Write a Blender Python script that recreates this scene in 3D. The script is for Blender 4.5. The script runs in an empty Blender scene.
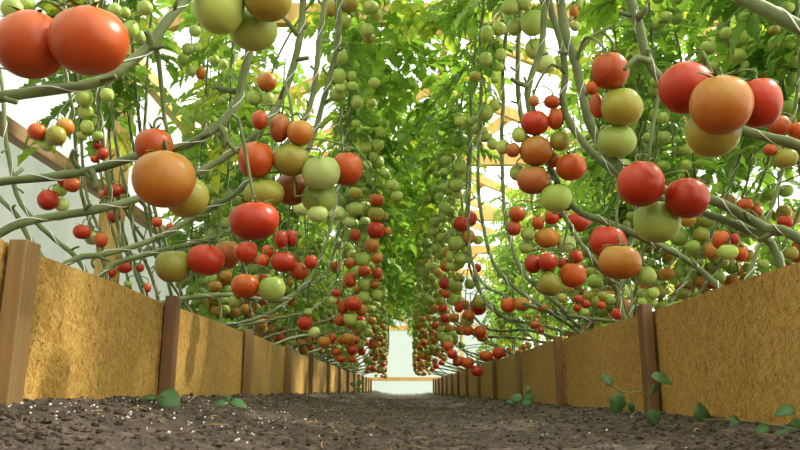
import bpy, math, random
import numpy as np
from mathutils import Vector, Matrix, Euler
random.seed(11)
rng = np.random.RandomState(5)
SC = bpy.context.scene
COL = SC.collection

# ---------------------------------------------------------------- camera
F = 714.0
PITCH = math.atan(166 / F)
HC = 0.07
cam = bpy.data.cameras.new('camera')
cam.sensor_width = 36.0
cam.lens = 36.0 * F / 800.0
cam.clip_start = 0.02
cam_o = bpy.data.objects.new('camera', cam)
cam_o.location = (0, 0, HC)
cam_o.rotation_euler = (math.pi / 2 + PITCH, 0, 0)
COL.objects.link(cam_o)
SC.camera = cam_o

# ---------------------------------------------------------------- light
w = bpy.data.worlds.new('overcast_sky')
SC.world = w
w.use_nodes = True
nt = w.node_tree
bg = nt.nodes['Background']
bg.inputs[0].default_value = (0.98, 0.99, 0.93, 1)
bg.inputs[1].default_value = 1.65
sun = bpy.data.lights.new('sun', 'SUN')
sun.energy = 20.0
sun.angle = math.radians(4)
sun.color = (1.0, 0.93, 0.80)
sun_o = bpy.data.objects.new('sun', sun)
sun_o.rotation_euler = Vector((-0.78, -0.22, -0.80)).to_track_quat('-Z', 'Y').to_euler()
sun_o.location = (4, -1, 6)
COL.objects.link(sun_o)
SC.view_settings.view_transform = 'Standard'
SC.view_settings.look = 'None'
SC.view_settings.gamma = 1.0
SC.view_settings.use_curve_mapping = False
SC.view_settings.exposure = -0.18

# ---------------------------------------------------------------- helpers
CP, SP = math.cos(PITCH), math.sin(PITCH)


def P(x, y, d):
    """point of the place seen at x, y and d metres away along the view"""
    r = (x - 400) / F * d
    u = -(y - 225) / F * d
    return Vector((r, d * CP - u * SP, HC + d * SP + u * CP))


def tag(o, label=None, cat=None, group=None, kind=None):
    if label: o['label'] = label
    if cat: o['category'] = cat
    if group: o['group'] = group
    if kind: o['kind'] = kind
    return o


class MB:
    """collects verts and faces of one mesh object"""
    def __init__(s):
        s.v = []; s.f = []; s.m = []

    def add(s, vs, fs, mi=0):
        b = len(s.v)
        s.v.extend([tuple(q) for q in vs])
        for f in fs:
            s.f.append([i + b for i in f]); s.m.append(mi)

    def box(s, c, size, rot=None, mi=0):
        hx, hy, hz = [q / 2 for q in size]
        vs = [Vector((sx * hx, sy * hy, sz * hz)) for sx in (-1, 1) for sy in (-1, 1) for sz in (-1, 1)]
        if rot is not None: vs = [rot @ q for q in vs]
        vs = [q + Vector(c) for q in vs]
        s.add(vs, [(0, 1, 3, 2), (4, 6, 7, 5), (0, 4, 5, 1), (2, 3, 7, 6), (0, 2, 6, 4), (1, 5, 7, 3)], mi)

    def beam(s, a, b, wd, th, mi=0):
        a = Vector(a); b = Vector(b); d = b - a
        q = d.to_track_quat('Y', 'Z').to_matrix()
        s.box((a + b) / 2, (wd, d.length, th), q, mi)

    def tube(s, pts, rad, n=7, mi=0, caps=True):
        m = len(pts)
        if m < 2: return
        up = None; rings = []
        for i, p in enumerate(pts):
            t = (pts[min(i + 1, m - 1)] - pts[max(i - 1, 0)])
            if t.length < 1e-9: t = Vector((0, 0, 1))
            t.normalize()
            if up is None:
                up = t.orthogonal().normalized()
            else:
                up = (up - t * up.dot(t))
                up = up.normalized() if up.length > 1e-6 else t.orthogonal().normalized()
            sd = t.cross(up)
            r = rad[i] if hasattr(rad, '__len__') else rad
            rings.append([p + (up * math.cos(2 * math.pi * k / n) + sd * math.sin(2 * math.pi * k / n)) * r for k in range(n)])
        vs = [q for R in rings for q in R]
        fs = []
        for i in range(m - 1):
            for k in range(n):
                fs.append((i * n + k, i * n + (k + 1) % n, (i + 1) * n + (k + 1) % n, (i + 1) * n + k))
        if caps:
            fs.append(tuple(range(n - 1, -1, -1)))
            fs.append(tuple((m - 1) * n + k for k in range(n)))
        s.add(vs, fs, mi)

    def build(s, name, mats, parent=None, smooth=True, bevel=0):
        me = bpy.data.meshes.new(name)
        me.from_pydata(s.v, [], s.f)
        for mt in (mats if isinstance(mats, (list, tuple)) else [mats]):
            me.materials.append(mt)
        me.polygons.foreach_set('material_index', s.m)
        me.polygons.foreach_set('use_smooth', [smooth] * len(s.f))
        me.update()
        o = bpy.data.objects.new(name, me)
        COL.objects.link(o)
        if parent: o.parent = parent
        if bevel:
            b = o.modifiers.new('bevel', 'BEVEL'); b.width = bevel; b.segments = 2
        return o


def empty(name, loc=(0, 0, 0)):
    o = bpy.data.objects.new(name, None)
    o.location = loc
    o.empty_display_size = 0.05
    COL.objects.link(o)
    return o


def adopt(o, parent):
    """parent a mesh written in world coordinates under an empty"""
    o.parent = parent
    o.matrix_parent_inverse = Matrix.Translation(-Vector(parent.location))
    return o


def curve(pts, step=0.02):
    """Catmull-Rom through the points"""
    P0 = [Vector(p) for p in pts]
    ext = [P0[0] * 2 - P0[1]] + P0 + [P0[-1] * 2 - P0[-2]]
    out = []
    for i in range(1, len(ext) - 2):
        a, b, c, d = ext[i - 1:i + 3]
        n = max(2, int((c - b).length / step))
        for k in range(n):
            t = k / n
            out.append(0.5 * ((2 * b) + (c - a) * t + (2 * a - 5 * b + 4 * c - d) * t * t + (3 * b - a - 3 * c + d) * t ** 3))
    out.append(P0[-1])
    return out


# ---------------------------------------------------------------- materials
def mat(name):
    m = bpy.data.materials.new(name); m.use_nodes = True
    n = m.node_tree
    return m, n, n.nodes['Principled BSDF']


def ramp(n, stops, fac=None):
    r = n.nodes.new('ShaderNodeValToRGB')
    e = r.color_ramp.elements
    while len(e) < len(stops): e.new(0.5)
    for q, (p, c) in zip(e, stops):
        q.position = p; q.color = (*c, 1)
    if fac is not None: n.links.new(fac, r.inputs[0])
    return r


def noise(n, scale, vec=None, detail=4, rough=0.6):
    t = n.nodes.new('ShaderNodeTexNoise')
    t.inputs['Scale'].default_value = scale
    t.inputs['Detail'].default_value = detail
    t.inputs['Roughness'].default_value = rough
    if vec is not None: n.links.new(vec, t.inputs['Vector'])
    return t


def mix(n, fac, a, b, mode='MIX'):
    m = n.nodes.new('ShaderNodeMix'); m.data_type = 'RGBA'; m.blend_type = mode
    for s, v in ((m.inputs[0], fac), (m.inputs[6], a), (m.inputs[7], b)):
        if isinstance(v, (int, float)): s.default_value = v
        elif isinstance(v, tuple): s.default_value = (*v, 1)
        else: n.links.new(v, s)
    return m.outputs[2]


def coords(n, kind='Object', scale=(1, 1, 1), rot=(0, 0, 0)):
    t = n.nodes.new('ShaderNodeTexCoord')
    mp = n.nodes.new('ShaderNodeMapping')
    mp.inputs['Scale'].default_value = scale
    mp.inputs['Rotation'].default_value = rot
    n.links.new(t.outputs[kind], mp.inputs[0])
    return mp.outputs[0]


def bump(n, b, h, strength, dist=0.01):
    bn = n.nodes.new('ShaderNodeBump')
    bn.inputs['Strength'].default_value = strength
    bn.inputs['Distance'].default_value = dist
    n.links.new(h, bn.inputs['Height'])
    n.links.new(bn.outputs[0], b.inputs['Normal'])


def plain(name, col, rough=0.6, var=0.0, sc=20):
    m, n, b = mat(name)
    b.inputs['Roughness'].default_value = rough
    if var:
        nz = noise(n, sc, coords(n))
        c2 = tuple(q * (1 - var) for q in col)
        r = ramp(n, [(0.35, c2), (0.65, col)], nz.outputs[0])
        n.links.new(r.outputs[0], b.inputs['Base Color'])
    else:
        b.inputs['Base Color'].default_value = (*col, 1)
    return m


def osb_mat():
    m, n, b = mat('oriented_strand_board')
    cur = None
    base = noise(n, 5, coords(n), 3)
    cur = ramp(n, [(0.35, (0.50, 0.29, 0.065)), (0.65, (0.62, 0.39, 0.10))], base.outputs[0]).outputs[0]
    tones = [(0.70, 0.46, 0.13), (0.40, 0.20, 0.035), (0.66, 0.42, 0.11), (0.34, 0.16, 0.03), (0.68, 0.46, 0.14), (0.46, 0.24, 0.05)]
    for i, (ang, tone) in enumerate(zip((12, 64, -38, 97, 35, -72), tones)):
        # the board stands in the Y-Z plane: turn its texture about X
        t = n.nodes.new('ShaderNodeTexCoord')
        m1 = n.nodes.new('ShaderNodeMapping'); m1.inputs['Rotation'].default_value = (math.radians(ang), 0, 0)
        m2 = n.nodes.new('ShaderNodeMapping'); m2.inputs['Scale'].default_value = (52, 40, 280)
        m2.inputs['Location'].default_value = (i * 3.1, i * 7.7, i * 1.3)
        n.links.new(t.outputs['Object'], m1.inputs[0]); n.links.new(m1.outputs[0], m2.inputs[0])
        nz = noise(n, 1.0, m2.outputs[0], 1.5, 0.5)
        lo = 0.60 if i % 2 == 0 else 0.63
        f = ramp(n, [(lo - 0.035, (0, 0, 0)), (lo + 0.015, (0.95,) * 3)], nz.outputs[0])
        cur = mix(n, f.outputs[0], cur, tone)
    v = noise(n, 1.0, coords(n, scale=(60, 130, 260), rot=(0.5, 0, 0)), 2)
    f = ramp(n, [(0.62, (0, 0, 0)), (0.68, (0.85,) * 3)], v.outputs[0])
    cur = mix(n, f.outputs[0], cur, (0.13, 0.06, 0.015))
    n.links.new(mix(n, 1.0, cur, (0.84, 0.82, 0.78), 'MULTIPLY'), b.inputs['Base Color'])
    b.inputs['Roughness'].default_value = 0.55
    h = noise(n, 120, coords(n), 3)
    bump(n, b, h.outputs[0], 0.25, 0.003)
    return m


def wood_mat(name, c1, c2, axis=2, sc=30):
    m, n, b = mat(name)
    s = [sc, sc, sc]; s[axis] = sc * 0.06
    nz = noise(n, 1.6, coords(n, scale=tuple(s)), 5)
    r = ramp(n, [(0.3, c1), (0.7, c2)], nz.outputs[0])
    nz2 = noise(n, 4, coords(n), 2)
    r2 = ramp(n, [(0.4, (0.75,) * 3), (0.7, (1,) * 3)], nz2.outputs[0])
    n.links.new(mix(n, 1.0, r.outputs[0], r2.outputs[0], 'MULTIPLY'), b.inputs['Base Color'])
    b.inputs['Roughness'].default_value = 0.6
    bump(n, b, nz.outputs[0], 0.2, 0.003)
    return m


def soil_mat():
    m, n, b = mat('dark_garden_soil')
    a = noise(n, 45, coords(n), 8, 0.75)
    r = ramp(n, [(0.32, (0.028, 0.019, 0.013)), (0.52, (0.095, 0.070, 0.050)), (0.68, (0.21, 0.165, 0.12))], a.outputs[0])
    n.links.new(r.outputs[0], b.inputs['Base Color'])
    b.inputs['Roughness'].default_value = 0.9
    h = noise(n, 160, coords(n), 6, 0.7)
    bump(n, b, h.outputs[0], 1.0, 0.006)
    return m


def film_mat(name, col, transp, trans_mix=0.85):
    m = bpy.data.materials.new(name); m.use_nodes = True
    n = m.node_tree; n.nodes.clear()
    out = n.nodes.new('ShaderNodeOutputMaterial')
    tr = n.nodes.new('ShaderNodeBsdfTransparent'); tl = n.nodes.new('ShaderNodeBsdfTranslucent')
    df = n.nodes.new('ShaderNodeBsdfDiffuse')
    tr.inputs[0].default_value = (*col, 1); df.inputs[0].default_value = (*col, 1)
    nz = noise(n, 1.0, coords(n, scale=(0.6, 9, 0.7)), 3)
    r = ramp(n, [(0.3, tuple(q * 0.86 for q in col)), (0.7, col)], nz.outputs[0])
    n.links.new(r.outputs[0], tl.inputs[0])
    m1 = n.nodes.new('ShaderNodeMixShader'); m1.inputs[0].default_value = trans_mix
    n.links.new(df.outputs[0], m1.inputs[1]); n.links.new(tl.outputs[0], m1.inputs[2])
    m2 = n.nodes.new('ShaderNodeMixShader'); m2.inputs[0].default_value = transp
    n.links.new(m1.outputs[0], m2.inputs[1]); n.links.new(tr.outputs[0], m2.inputs[2])
    n.links.new(m2.outputs[0], out.inputs[0])
    return m


def leaf_mat():
    m, n, b = mat('tomato_leaf')
    out = n.nodes['Material Output']
    at = n.nodes.new('ShaderNodeAttribute'); at.attribute_name = 'tone'
    r = ramp(n, [(0.0, (0.055, 0.125, 0.020)), (0.5, (0.12, 0.235, 0.038)), (0.85, (0.24, 0.37, 0.075)), (1.0, (0.45, 0.43, 0.08))], at.outputs['Fac'])
    nz = noise(n, 60, coords(n), 2)
    c = mix(n, 0.35, r.outputs[0], ramp(n, [(0.3, (0.055, 0.13, 0.025)), (0.7, (0.24, 0.37, 0.085))], nz.outputs[0]).outputs[0])
    n.links.new(c, b.inputs['Base Color'])
    b.inputs['Roughness'].default_value = 0.42
    tl = n.nodes.new('ShaderNodeBsdfTranslucent')
    c2 = mix(n, 1.0, c, (1.9, 1.9, 0.9), 'MULTIPLY')
    n.links.new(c2, tl.inputs[0])
    ms = n.nodes.new('ShaderNodeMixShader'); ms.inputs[0].default_value = 0.5
    n.links.new(b.outputs[0], ms.inputs[1]); n.links.new(tl.outputs[0], ms.inputs[2])
    n.links.new(ms.outputs[0], out.inputs[0])
    return m


def fruit_mat(name, top, body, bottom):
    """skin colour from the stalk end to the blossom end, blotched"""
    m, n, b = mat(name)
    t = n.nodes.new('ShaderNodeTexCoord')
    sx = n.nodes.new('ShaderNodeSeparateXYZ'); n.links.new(t.outputs['Object'], sx.inputs[0])
    oi = n.nodes.new('ShaderNodeObjectInfo')
    ad = n.nodes.new('ShaderNodeVectorMath'); ad.operation = 'ADD'
    cmb = n.nodes.new('ShaderNodeCombineXYZ')
    ml = n.nodes.new('ShaderNodeMath'); ml.operation = 'MULTIPLY'; ml.inputs[1].default_value = 40
    n.links.new(oi.outputs['Random'], ml.inputs[0])
    for k in range(3): n.links.new(ml.outputs[0], cmb.inputs[k])
    n.links.new(t.outputs['Object'], ad.inputs[0]); n.links.new(cmb.outputs[0], ad.inputs[1])
    nz = noise(n, 1.3, ad.outputs[0], 2)
    q = n.nodes.new('ShaderNodeMath'); q.operation = 'MULTIPLY_ADD'
    q.inputs[1].default_value = 0.7; n.links.new(nz.outputs[0], q.inputs[0])
    q2 = n.nodes.new('ShaderNodeMath'); q2.operation = 'MULTIPLY'; q2.inputs[1].default_value = 0.42
    n.links.new(sx.outputs[2], q2.inputs[0]); n.links.new(q2.outputs[0], q.inputs[2])
    r = ramp(n, [(0.08, bottom), (0.38, body), (0.85, top)], q.outputs[0])
    hs = n.nodes.new('ShaderNodeHueSaturation')
    mr = n.nodes.new('ShaderNodeMapRange')
    mr.inputs[3].default_value = 0.85; mr.inputs[4].default_value = 1.15
    n.links.new(oi.outputs['Random'], mr.inputs[0]); n.links.new(mr.outputs[0], hs.inputs['Value'])
    n.links.new(r.outputs[0], hs.inputs['Color'])
    n.links.new(hs.outputs[0], b.inputs['Base Color'])
    b.inputs['Roughness'].default_value = 0.34
    b.inputs['Specular IOR Level'].default_value = 0.45
    return m


def stem_mat(name, c1, c2, sc=14):
    m, n, b = mat(name)
    nz = noise(n, sc, coords(n, scale=(1, 1, 1)), 5)
    r = ramp(n, [(0.32, c1), (0.62, c2)], nz.outputs[0])
    n.links.new(r.outputs[0], b.inputs['Base Color'])
    b.inputs['Roughness'].default_value = 0.7
    b.inputs['Sheen Weight'].default_value = 0.12
    b.inputs['Sheen Tint'].default_value = (0.9, 1, 0.7, 1)
    h = noise(n, 260, coords(n), 3)
    bump(n, b, h.outputs[0], 0.25, 0.002)
    return m


M = {
    'osb': osb_mat(),
    'post': wood_mat('pine_lath', (0.23, 0.125, 0.042), (0.40, 0.245, 0.10)),
    'post_dark': wood_mat('weathered_lath', (0.16, 0.075, 0.028), (0.27, 0.145, 0.06)),
    'frame': wood_mat('yellow_pine_frame', (0.66, 0.40, 0.10), (0.85, 0.58, 0.20)),
    'rail': wood_mat('brown_rail', (0.30, 0.17, 0.08), (0.48, 0.29, 0.14), axis=1),
    'soil': soil_mat(),
    'film': film_mat('greenhouse_film', (0.93, 0.95, 0.95), 0.45),
    'film_low': film_mat('side_film', (0.62, 0.62, 0.62), 0.02),
    'film_end': film_mat('end_film', (0.42, 0.46, 0.50), 0.02),
    'leaf': leaf_mat(),
    'stem': stem_mat('tomato_stem', (0.058, 0.082, 0.020), (0.15, 0.19, 0.060)),
    'truss': stem_mat('truss_stalk_green', (0.08, 0.12, 0.03), (0.17, 0.23, 0.07), 30),
    'calyx': plain('calyx_green', (0.13, 0.21, 0.05), 0.6, 0.4),
    'string': plain('white_twine', (0.80, 0.80, 0.76), 0.7),
    'perlite': plain('perlite_white', (0.80, 0.79, 0.75), 0.9),
    'straw': plain('dry_straw', (0.42, 0.28, 0.12), 0.8, 0.5),
    'weed': plain('weed_green', (0.065, 0.165, 0.04), 0.5, 0.35, 40),
    'weed_stem': plain('weed_stem_green', (0.20, 0.24, 0.09), 0.6, 0.3),
    'grass': plain('meadow_green', (0.20, 0.30, 0.08), 0.9, 0.4, 3),
    'R': fruit_mat('skin_red', (0.50, 0.065, 0.008), (0.47, 0.034, 0.006), (0.40, 0.024, 0.006)),
    'O': fruit_mat('skin_orange_red', (0.54, 0.15, 0.018), (0.52, 0.085, 0.009), (0.46, 0.055, 0.008)),
    'T': fruit_mat('skin_orange_tan', (0.48, 0.32, 0.05), (0.52, 0.20, 0.025), (0.50, 0.125, 0.014)),
    'B': fruit_mat('skin_brown_orange', (0.42, 0.26, 0.05), (0.44, 0.13, 0.025), (0.40, 0.08, 0.018)),
    'Y': fruit_mat('skin_yellow_green', (0.27, 0.35, 0.045), (0.34, 0.32, 0.045), (0.38, 0.27, 0.04)),
    'G': fruit_mat('skin_green', (0.24, 0.37, 0.050), (0.35, 0.47, 0.085), (0.44, 0.50, 0.11)),
    'P': fruit_mat('skin_pale_green', (0.38, 0.50, 0.12), (0.48, 0.58, 0.18), (0.52, 0.60, 0.20)),
}

# ---------------------------------------------------------------- the ground
XL, XR = -0.45, 0.5275          # inner faces of the boards
YEND, YBACK = 11.2, 14.0
WL, WR = -1.45, 2.3
from mathutils import noise as mn


def ground_z(x, y):
    z = 0.0
    if x < 0:
        t = min(1, max(0, (-x - 0.05) / 0.40)); z += 0.058 * t ** 1.5
    else:
        t = min(1, max(0, (x - 0.20) / 0.33)); z += 0.024 * t ** 1.5
    z += 0.006 * mn.noise(Vector((x * 4, y * 3, 0)))
    z += 0.009 * mn.noise(Vector((x * 17, y * 17, 4)))
    z += 0.005 * mn.noise(Vector((x * 45, y * 45, 9)))
    z += 0.0035 * abs(mn.noise(Vector((x * 110, y * 110, 1))))
    return z


mb = MB()
xs = list(np.linspace(-0.47, 0.545, 200))
ys = [0.35]
while ys[-1] < 14.0: ys.append(ys[-1] + max(0.006, ys[-1] * 0.007))
ys = ys[:]
for y in ys:
    for x in xs: mb.v.append((x, y, ground_z(x, y)))
nx = len(xs)
for j in range(len(ys) - 1):
    for i in range(nx - 1):
        mb.f.append([j * nx + i, j * nx + i + 1, (j + 1) * nx + i + 1, (j + 1) * nx + i]); mb.m.append(0)
fl = mb.build('floor', M['soil']); tag(fl, kind='structure')
mb = MB(); mb.box((0, 0, -0.06), (60, 80, 0.04))
g = mb.build('ground', M['grass'], smooth=False); tag(g, kind='structure')
mb = MB(); mb.box((0.4, 5.0, -0.03), (3.9, 18.1, 0.02))
g = mb.build('trim_1', M['soil'], smooth=False); tag(g, kind='structure')  # added base plane of dark soil under path and beds, no timber

# clods, perlite, straw
def lump(m, c, r, n=5, flat=0.7):
    vs = []; 
    rows = 4
    for i in range(rows + 1):
        th = math.pi * i / rows
        for k in range(n):
            ph = 2 * math.pi * k / n
            rr = r * random.uniform(0.72, 1.2)
            vs.append((c[0] + rr * math.sin(th) * math.cos(ph), c[1] + rr * math.sin(th) * math.sin(ph), c[2] + flat * rr * math.cos(th)))
    fs = []
    for i in range(rows):
        for k in range(n):
            fs.append((i * n + k, i * n + (k + 1) % n, (i + 1) * n + (k + 1) % n, (i + 1) * n + k))
    m.add(vs, fs)


mb = MB()
for i in range(15000):
    y = 0.55 + 6.0 * random.random() ** 2.6
    x = random.uniform(-0.44, 0.52)
    r = random.choice([0.0008, 0.0010, 0.0013, 0.0017, 0.0022, 0.0036]) * random.uniform(0.8, 1.3)
    if abs(x) > 0.3: r *= 1.35
    lump(mb, (x, y, ground_z(x, y) + r * 0.35), r)
o = mb.build('soil_clods', M['soil'], smooth=False); tag(o, 'dark crumbly clods of soil covering the path between the beds', 'soil', kind='stuff')
mb = MB()
for i in range(330):
    if random.random() < 0.62:
        y = 0.78 + 0.9 * random.random() ** 1.6; x = -0.44 + 0.26 * random.random() ** 1.4
    else:
        y = 0.80 + 3.2 * random.random() ** 1.4; x = random.uniform(-0.44, 0.52)
    r = random.uniform(0.0007, 0.0021)
    lump(mb, (x, y, ground_z(x, y) + r * 0.9), r, 6, 0.9)
o = mb.build('perlite_granules', M['perlite']); tag(o, 'white perlite granules strewn over the dark soil', 'perlite', kind='stuff')
mb = MB()
for i in range(150):
    y = 0.85 + 2.2 * random.random() ** 1.5; x = random.uniform(-0.44, 0.0) if random.random() < .7 else random.uniform(0, .5)
    a = random.uniform(0, math.pi); L = random.uniform(0.008, 0.035)
    z = ground_z(x, y) + 0.004
    p = [Vector((x - math.cos(a) * L / 2, y - math.sin(a) * L / 2, z)), Vector((x, y, z + random.uniform(0, 0.005))), Vector((x + math.cos(a) * L / 2, y + math.sin(a) * L / 2, z))]
    mb.tube(p, random.uniform(0.0005, 0.0013), 4)
o = mb.build('straw_bits', M['straw']); tag(o, 'dry straw and root bits lying on the soil', 'straw', kind='stuff')
mb = MB()
for i in range(900):
    s = random.choice((-1, 1))
    y = random.uniform(4, 14); x = (XL + 0.03 if s < 0 else XR - 0.03) + random.uniform(-0.03, 0.05) * -s
    if random.random() < 0.4: y = random.uniform(10.5, 13.8); x = random.uniform(-0.5, 0.6)
    z = ground_z(x, y) - 0.003; h = random.uniform(0.015, 0.05); a = random.uniform(-0.02, 0.02)
    mb.add([(x - 0.002, y, z), (x + 0.002, y, z), (x + a, y + a, z + h)], [(0, 1, 2)])
o = mb.build('grass_tufts', M['weed']); tag(o, 'short green weeds growing along the far foot of the boards', 'grass', kind='stuff')

# soil inside the beds
for s, x0, x1, nm in ((-1, WL + 0.03, XL - 0.014, 'left'), (1, XR + 0.014, WR - 0.03, 'right')):
    mb = MB()
    gx = np.linspace(x0, x1, 24); gy = np.linspace(-1.5, YEND, 160)
    for y in gy:
        for x in gx: mb.v.append((x, y, 0.17 + 0.015 * mn.noise(Vector((x * 9, y * 9, 2))) + 0.012 * mn.noise(Vector((x * 30, y * 30, 2)))))
    for j in range(159):
        for i in range(23):
            mb.f.append([j * 24 + i, j * 24 + i + 1, (j + 1) * 24 + i + 1, (j + 1) * 24 + i]); mb.m.append(0)
    o = mb.build('bed_soil', M['soil']); tag(o, 'dark soil filling the raised bed behind the %s boards' % nm, 'soil', kind='stuff')

# ---------------------------------------------------------------- raised bed walls
ZT = HC + 0.1657
def yc(Yc): return (Yc - 0.02) / CP
left_posts = [yc(q) for q in (0.80, 1.343, 2.045, 2.79, 3.50, 4.33, 5.17, 6.0, 6.8, 7.6, 8.4, 9.2, 10.0, 10.8)]
right_posts = [yc(q) for q in (0.62, 1.47, 2.30, 3.09, 3.88, 4.66, 5.5, 6.3, 7.1, 7.9, 8.7, 9.5, 10.3, 11.0)]
for side, XB, posts, nm in ((-1, XL, left_posts, 'left'), (1, XR, right_posts, 'right')):
    root = empty('raised_bed_wall', (XB, 0.8, 0))
    tag(root, 'low board wall of wood-strand panels and laths along the %s bed' % nm, 'raised bed')
    edges = [-0.6] + posts + [YEND]
    for i in range(len(edges) - 1):
        a, b = edges[i], edges[i + 1]
        mb = MB()
        th = 0.010; off = 0.004 * ((i * 7) % 3 - 1) * 0.5
        ny = max(4, int((b - a) / 0.05))
        # gently bowed sheet
        def bow(t): return 0.004 * math.sin(t * math.pi * 2 + i) * side
        rows = []
        for k in range(ny + 1):
            t = k / ny; y = a + 0.004 + (b - a - 0.006) * t
            x = XB + bow(t) + off
            zt = ZT + 0.002 * math.sin(i * 2.3 + t * 2)
            rows += [(x, y, -0.03), (x, y, zt), (x + side * th, y, zt), (x + side * th, y, -0.03)]
        fs = []
        for k in range(ny):
            for q in range(4):
                fs.append((k * 4 + q, k * 4 + (q + 1) % 4, k * 4 + 4 + (q + 1) % 4, k * 4 + 4 + q))
        fs += [(0, 1, 2, 3), tuple(ny * 4 + q for q in (3, 2, 1, 0))]
        mb.add(rows, fs)
        adopt(mb.build('board_panel', M['osb'], smooth=False), root)
    for i, y in enumerate(posts):
        mb = MB()
        t = 0.021; wd = 0.033 if side < 0 else 0.036
        h = ZT + 0.004 + 0.004 * ((i * 5) % 3)
        mb.box((XB - side * (t / 2 - 0.001 + 0.003), y + wd / 2, h / 2 - 0.015), (t, wd, h + 0.03))
        p = mb.build('post', M['post_dark'] if i % 3 == 1 else M['post'], smooth=False, bevel=0.0015)
        adopt(p, root)

# ---------------------------------------------------------------- greenhouse shell
EAVE, RIDGE, XRID = 1.85, 2.75, 0.35
def quadmesh(name, pts, nu, nv, m, wave=0.0, ax=0):
    mb = MB(); a, b, c, d = [Vector(p) for p in pts]
    for j in range(nv + 1):
        for i in range(nu + 1):
            u, v = i / nu, j / nv
            p = a * (1 - u) * (1 - v) + b * u * (1 - v) + c * u * v + d * (1 - u) * v
            if wave:
                p[ax] += wave * (mn.noise(Vector((u * nu * 0.45, v * 1.2, 3))) * 0.8 + 0.3 * math.sin(u * nu * 0.9 + 2 * v))
            mb.v.append(tuple(p))
    for j in range(nv):
        for i in range(nu):
            q = j * (nu + 1) + i
            mb.f.append([q, q + 1, q + nu + 2, q + nu + 1]); mb.m.append(0)
    o = mb.build(name, m); tag(o, kind='structure'); return o

RAILZ = HC + 0.945
quadmesh('wall_left', [(WL - 0.05, -4, 0), (WL - 0.05, YBACK, 0), (WL - 0.05, YBACK, RAILZ), (WL - 0.05, -4, RAILZ)], 200, 6, M['film_low'], 0.018)
quadmesh('wall_left_upper', [(WL - 0.05, -4, RAILZ), (WL - 0.05, YBACK, RAILZ), (WL - 0.05, YBACK, EAVE), (WL - 0.05, -4, EAVE)], 60, 2, M['film'], 0.01)
quadmesh('wall_right', [(WR + 0.05, -4, 0), (WR + 0.05, YBACK, 0), (WR + 0.05, YBACK, EAVE), (WR + 0.05, -4, EAVE)], 60, 4, M['film'], 0.01)
quadmesh('ceiling', [(WL - 0.05, -4, EAVE), (WL - 0.05, YBACK, EAVE), (XRID, YBACK, RIDGE), (XRID, -4, RIDGE)], 40, 6, M['film'], 0.01, 2)
quadmesh('ceiling_right', [(WR + 0.05, -4, EAVE), (WR + 0.05, YBACK, EAVE), (XRID, YBACK, RIDGE), (XRID, -4, RIDGE)], 40, 6, M['film'], 0.01, 2)
mb = MB()
mb.add([(WL - .05, YBACK + .04, 0), (WR + .05, YBACK + .04, 0), (WR + .05, YBACK + .04, EAVE), (XRID, YBACK + .04, RIDGE), (WL - .05, YBACK + .04, EAVE)], [(0, 1, 2, 3, 4)])
o = mb.build('wall_back', M['film_end'], smooth=False); tag(o, kind='structure')
mb = MB()
mb.add([(WL - .05, -4, 0), (WR + .05, -4, 0), (WR + .05, -4, EAVE), (XRID, -4, RIDGE), (WL - .05, -4, EAVE)], [(0, 1, 2, 3, 4)])
o = mb.build('wall_front', M['film_low'], smooth=False); tag(o, kind='structure')

TN = [2]
def timber(segs, m=None, name=None):
    mb = MB()
    for a, b, wd, th in segs: mb.beam(a, b, wd, th)
    o = mb.build('trim_%d' % TN[0], m or M['frame'], smooth=False, bevel=0.003); TN[0] += 1
    tag(o, kind='structure'); return o

timber([((WL, -4, RAILZ), (WL, YBACK, RAILZ), 0.05, 0.06)], M['rail'])
timber([((WR, -4, 1.05), (WR, YBACK, 1.05), 0.05, 0.09)])
timber([((WL, -4, EAVE - 0.03), (WL, YBACK, EAVE - 0.03), 0.05, 0.10)])
timber([((WR, -4, EAVE - 0.03), (WR, YBACK, EAVE - 0.03), 0.05, 0.10)])
timber([((XRID, -4, RIDGE - 0.05), (XRID, YBACK, RIDGE - 0.05), 0.05, 0.12)])
for k, y in enumerate((1.75, 3.42, 5.85, 7.9, 9.95, 12.0)):
    timber([((WL + 0.03, y, -0.02), (WL + 0.03, y, EAVE), 0.10, 0.075)])
    timber([((WR - 0.03, y, -0.02), (WR - 0.03, y, EAVE), 0.10, 0.075)])
    timber([((WL, y, EAVE), (XRID, y, RIDGE - 0.05), 0.05, 0.10)])
    timber([((WR, y, EAVE), (XRID, y, RIDGE - 0.05), 0.05, 0.10)])
    timber([((WL, y + 0.05, 2.03), (WR, y + 0.05, 2.03), 0.05, 0.12)])
    timber([((WR - 0.05, y, 1.35), (1.45, y + 0.02, 2.03), 0.04, 0.09)])
    timber([((0.45, y + .02, 2.03), (XRID + 0.75, y + .02, 2.52), 0.04, 0.09)])
for y in (2.8, 4.8, 6.9, 8.9):
    timber([((WL, y, EAVE), (XRID, y, RIDGE - 0.05), 0.045, 0.09)])
    timber([((WR, y, EAVE), (XRID, y, RIDGE - 0.05), 0.045, 0.09)])
# end wall frame
def bz(yp): return HC + (391 - yp) * (YBACK * CP) / F * CP
timber([((WL, YBACK, bz(379)), (WR, YBACK, bz(379)), 0.04, 0.07)])
timber([((WL, YBACK, bz(327)), (WR, YBACK, bz(327)), 0.04, 0.09)])
timber([((0.24, YBACK, bz(327)), (0.24, YBACK, 2.6), 0.05, 0.08)])
timber([((0.24, YBACK - 0.02, bz(327)), (-0.35, YBACK - 0.02, bz(294)), 0.04, 0.08)])
for x in (-0.85, 1.2): timber([((x, YBACK, 0), (x, YBACK, 2.4), 0.05, 0.08)])

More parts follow.
